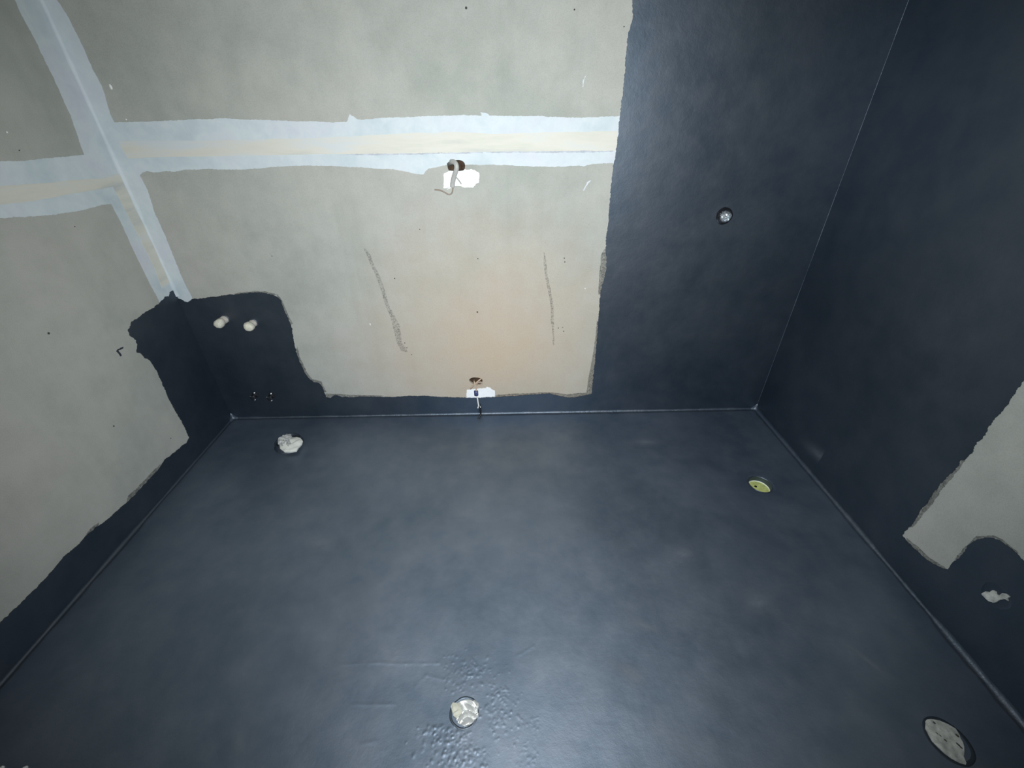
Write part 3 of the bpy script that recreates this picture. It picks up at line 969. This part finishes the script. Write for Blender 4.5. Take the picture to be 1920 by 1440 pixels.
# a black splash of coat beside the first
# two small black-painted fittings with pale beads that paint their glints, low on the patch
for k, (px, py, lab) in enumerate([(479, 740, 'small black painted pipe fitting with bright glints, left of the low pair'), (510, 741.5, 'small black painted pipe fitting with bright glints, right of the low pair')]):
    x, z = U(px, py, 'back', TK)
    t = thing('pipe_fitting', (x, D - TK, z), lab, 'fitting', 'black painted fittings low on the back wall')
    lathe('body', [(.017, -.002), (.016, .004), (.0115, .006), (.0115, .018), (.0135, .020), (.0135, .028), (.010, .030), (.004, .031)], BLACKGLOSS, t, '-y', 6, .0, 40 + k)
    for j, (dx, dz, dy, r) in enumerate([(-.013, .001, .018, .0040), (.004, .016, .008, .0034), (.002, -.016, .020, .0032)]):
        o = bpy.data.objects.new('painted_glint', None)
        bpy.data.objects.remove(o)
        bm = bmesh.new()
        bmesh.ops.create_uvsphere(bm, u_segments=12, v_segments=8, radius=r)
        bmesh.ops.scale(bm, vec=(1, 1, 1.4 if j else 1), verts=bm.verts)
        me = bpy.data.meshes.new('painted_glint')
        bm.to_mesh(me)
        bm.free()
        o = new_obj('painted_glint', me, GLINT, t, True)
        o.location = (dx, -dy, dz)
        o.rotation_euler = (0, .6, 0)

# foil-plugged pipe on the right-hand band
x, z = U(1358, 405, 'back', TK)
t = thing('foil_plugged_pipe', (x, D - TK, z), 'foil plugged pipe end sticking out of the black band on the back wall', 'pipe')
lathe('collar', [(.034, -.001), (.030, .003), (.0275, .004), (.026, .010), (.0215, .011), (.021, .002)], BLACKGLOSS, t, '-y', 32, .04, 50)
rs = np.random.RandomState(9)
V, Fc = [], []
nr, ns = 9, 22
for i in range(nr + 1):
    th = i / nr * math.pi / 2
    for k in range(ns):
        a = 2 * math.pi * k / ns
        r = .021 * math.cos(th) * (1 + .10 * rs.uniform(-1, 1))
        V.append((r * math.cos(a), -.006 - .026 * math.sin(th) * (1 + .16 * rs.uniform(-1, 1)), r * math.sin(a)))
for i in range(nr):
    for k in range(ns):
        Fc.append([i * ns + k, i * ns + (k + 1) % ns, (i + 1) * ns + (k + 1) % ns, (i + 1) * ns + k])
mesh_of('foil_plug', V, Fc, FOIL, t)

# upper cable: grey sleeve looping out of its hole, thin wire curling left
def PB(px, py, off):
    x, z = U(px, py, 'back', off)
    return Vector((x, D - off, z))
x, z = U(855, 310, 'back')
base = Vector((x, D, z))
t = thing('sleeved_cable', base, 'grey sleeved cable hanging from the upper wall hole below the white joint', 'cable')
pts = [PB(840, 309, -.05), PB(842, 306, -.02), PB(846, 303.5, .004), PB(851, 303.5, .014), PB(855, 307, .020), PB(856.5, 314, .022), PB(854.5, 322, .020), PB(852, 329, .016), PB(850, 336, .013), PB(848.5, 344, .010), PB(848, 351, .009)]
tube('sleeve', [p - base for p in pts], .0088, SLEEVE, t, 12, .55)
pts = [PB(849.5, 349, .009), PB(849, 356, .009), PB(848, 361, .009), PB(845, 364.5, .010), PB(841, 365, .011), PB(837, 362.5, .013), PB(831, 359, .014), PB(824, 356.3, .013), PB(815, 355.5, .009)]
tube('wire', [p - base for p in pts], .0024, WIRECU, t, 8)
pts = [PB(852, 329, .012), PB(857, 334, .012), PB(861, 339, .010), PB(865, 345, .006)]  # grey diagonal streak right of the sleeve, built as a thin tube
tube('grey_streak', [p - base for p in pts], .0022, SLEEVE, t, 8)
pts = [PB(846, 352, .008), PB(842, 353.5, .006), PB(838, 355, .005)]
tube('wire_tail', [p - base for p in pts], .0015, WIREWHITE, t, 8)

# lower wires: beige strands, blue connector, forked white wire and black wire
x, z = U(893, 715, 'back')
base = Vector((x, D, z))
t = thing('wire_bundle', base, 'tangled beige wires with blue connector and black tail from the lower wall hole', 'wire')
def wire(name, pts, r, mat):
    return tube(name, [PB(*p) - base for p in pts], r, mat, t, 8)
wire('beige_wire', [(905, 708, -.02), (901, 711, .008), (896, 715, .012), (890, 720, .012), (886, 724, .009), (882, 728, .006)], .0036, WIREBEIGE)
wire('beige_wire', [(889, 712, -.03), (889, 715, .004), (890, 720, .012), (893, 727, .016), (893, 734, .017)], .0036, WIREBEIGE)
wire('beige_wire', [(892, 721, .006), (897, 717, .012), (902, 716, .012), (905, 719, .010), (901, 723, .008), (896, 722, .008)], .0028, WIREBEIGE)
wire('brown_wire', [(888, 722, .008), (886, 725, .008), (883.5, 727, .006), (882.5, 729.5, .004)], .0034, WIREBROWN)
tube('connector', [PB(892.5, 733, .017) - base, PB(892.8, 737, .018) - base, PB(893.2, 741, .018) - base], .0105, BLUE, t, 12, .8, None, 0)
wire('white_wire', [(893.5, 740, .018), (895, 746, .017), (896, 752, .015), (897, 758, .014), (897.5, 761, .014), (896, 765, .014)], .0036, WIREWHITE)
wire('white_wire', [(897, 758, .014), (898.5, 761, .014), (901, 764, .014)], .003, WIREWHITE)
wire('black_wire', [(898, 760, .013), (900, 766, .016), (901.5, 773, .018), (900.5, 780, .028), (896, 786, .037), (891, 789.5, .041), (887.5, 790, .042)], .0042, WIREBLACK)

# two white crumbs at the near left of the floor
for k, (px, py, lab) in enumerate([(5, 1442, 'tiny white crumb on the floor in the near left corner'), (48, 1442, 'tiny white crumb on the near floor, right of another crumb')]):
    a, b_ = U(px, py, 'floor')
    bm = bmesh.new()
    bmesh.ops.create_icosphere(bm, subdivisions=2, radius=.005)
    rs = np.random.RandomState(100 + k)
    for v in bm.verts:
        v.co *= 1 + rs.uniform(-.2, .2)
    me = bpy.data.meshes.new('plaster_crumb')
    bm.to_mesh(me)
    bm.free()
    o = new_obj('plaster_crumb', me, WHITEBIT)
    o.location = (a, b_, .003)
    o['label'] = lab
    o['category'] = 'crumb'
    o['group'] = 'white crumbs on the floor'

for o, lab, cat in [(floor, 'uneven black waterproofed floor with drains', 'floor'), (wall_back, 'back wall of bare grey plasterboard with white taped joint and black coat', 'wall'),
                    (wall_left, 'left wall of bare grey plasterboard with black coat along the floor', 'wall'), (wall_right, 'right wall coated black except one bare grey area', 'wall'),
                    (wall_front, 'black coated wall opposite the taped back wall', 'wall'), (ceiling, 'bare concrete ceiling above the black floor', 'ceiling')]:
    o['label'] = lab
    o['category'] = cat
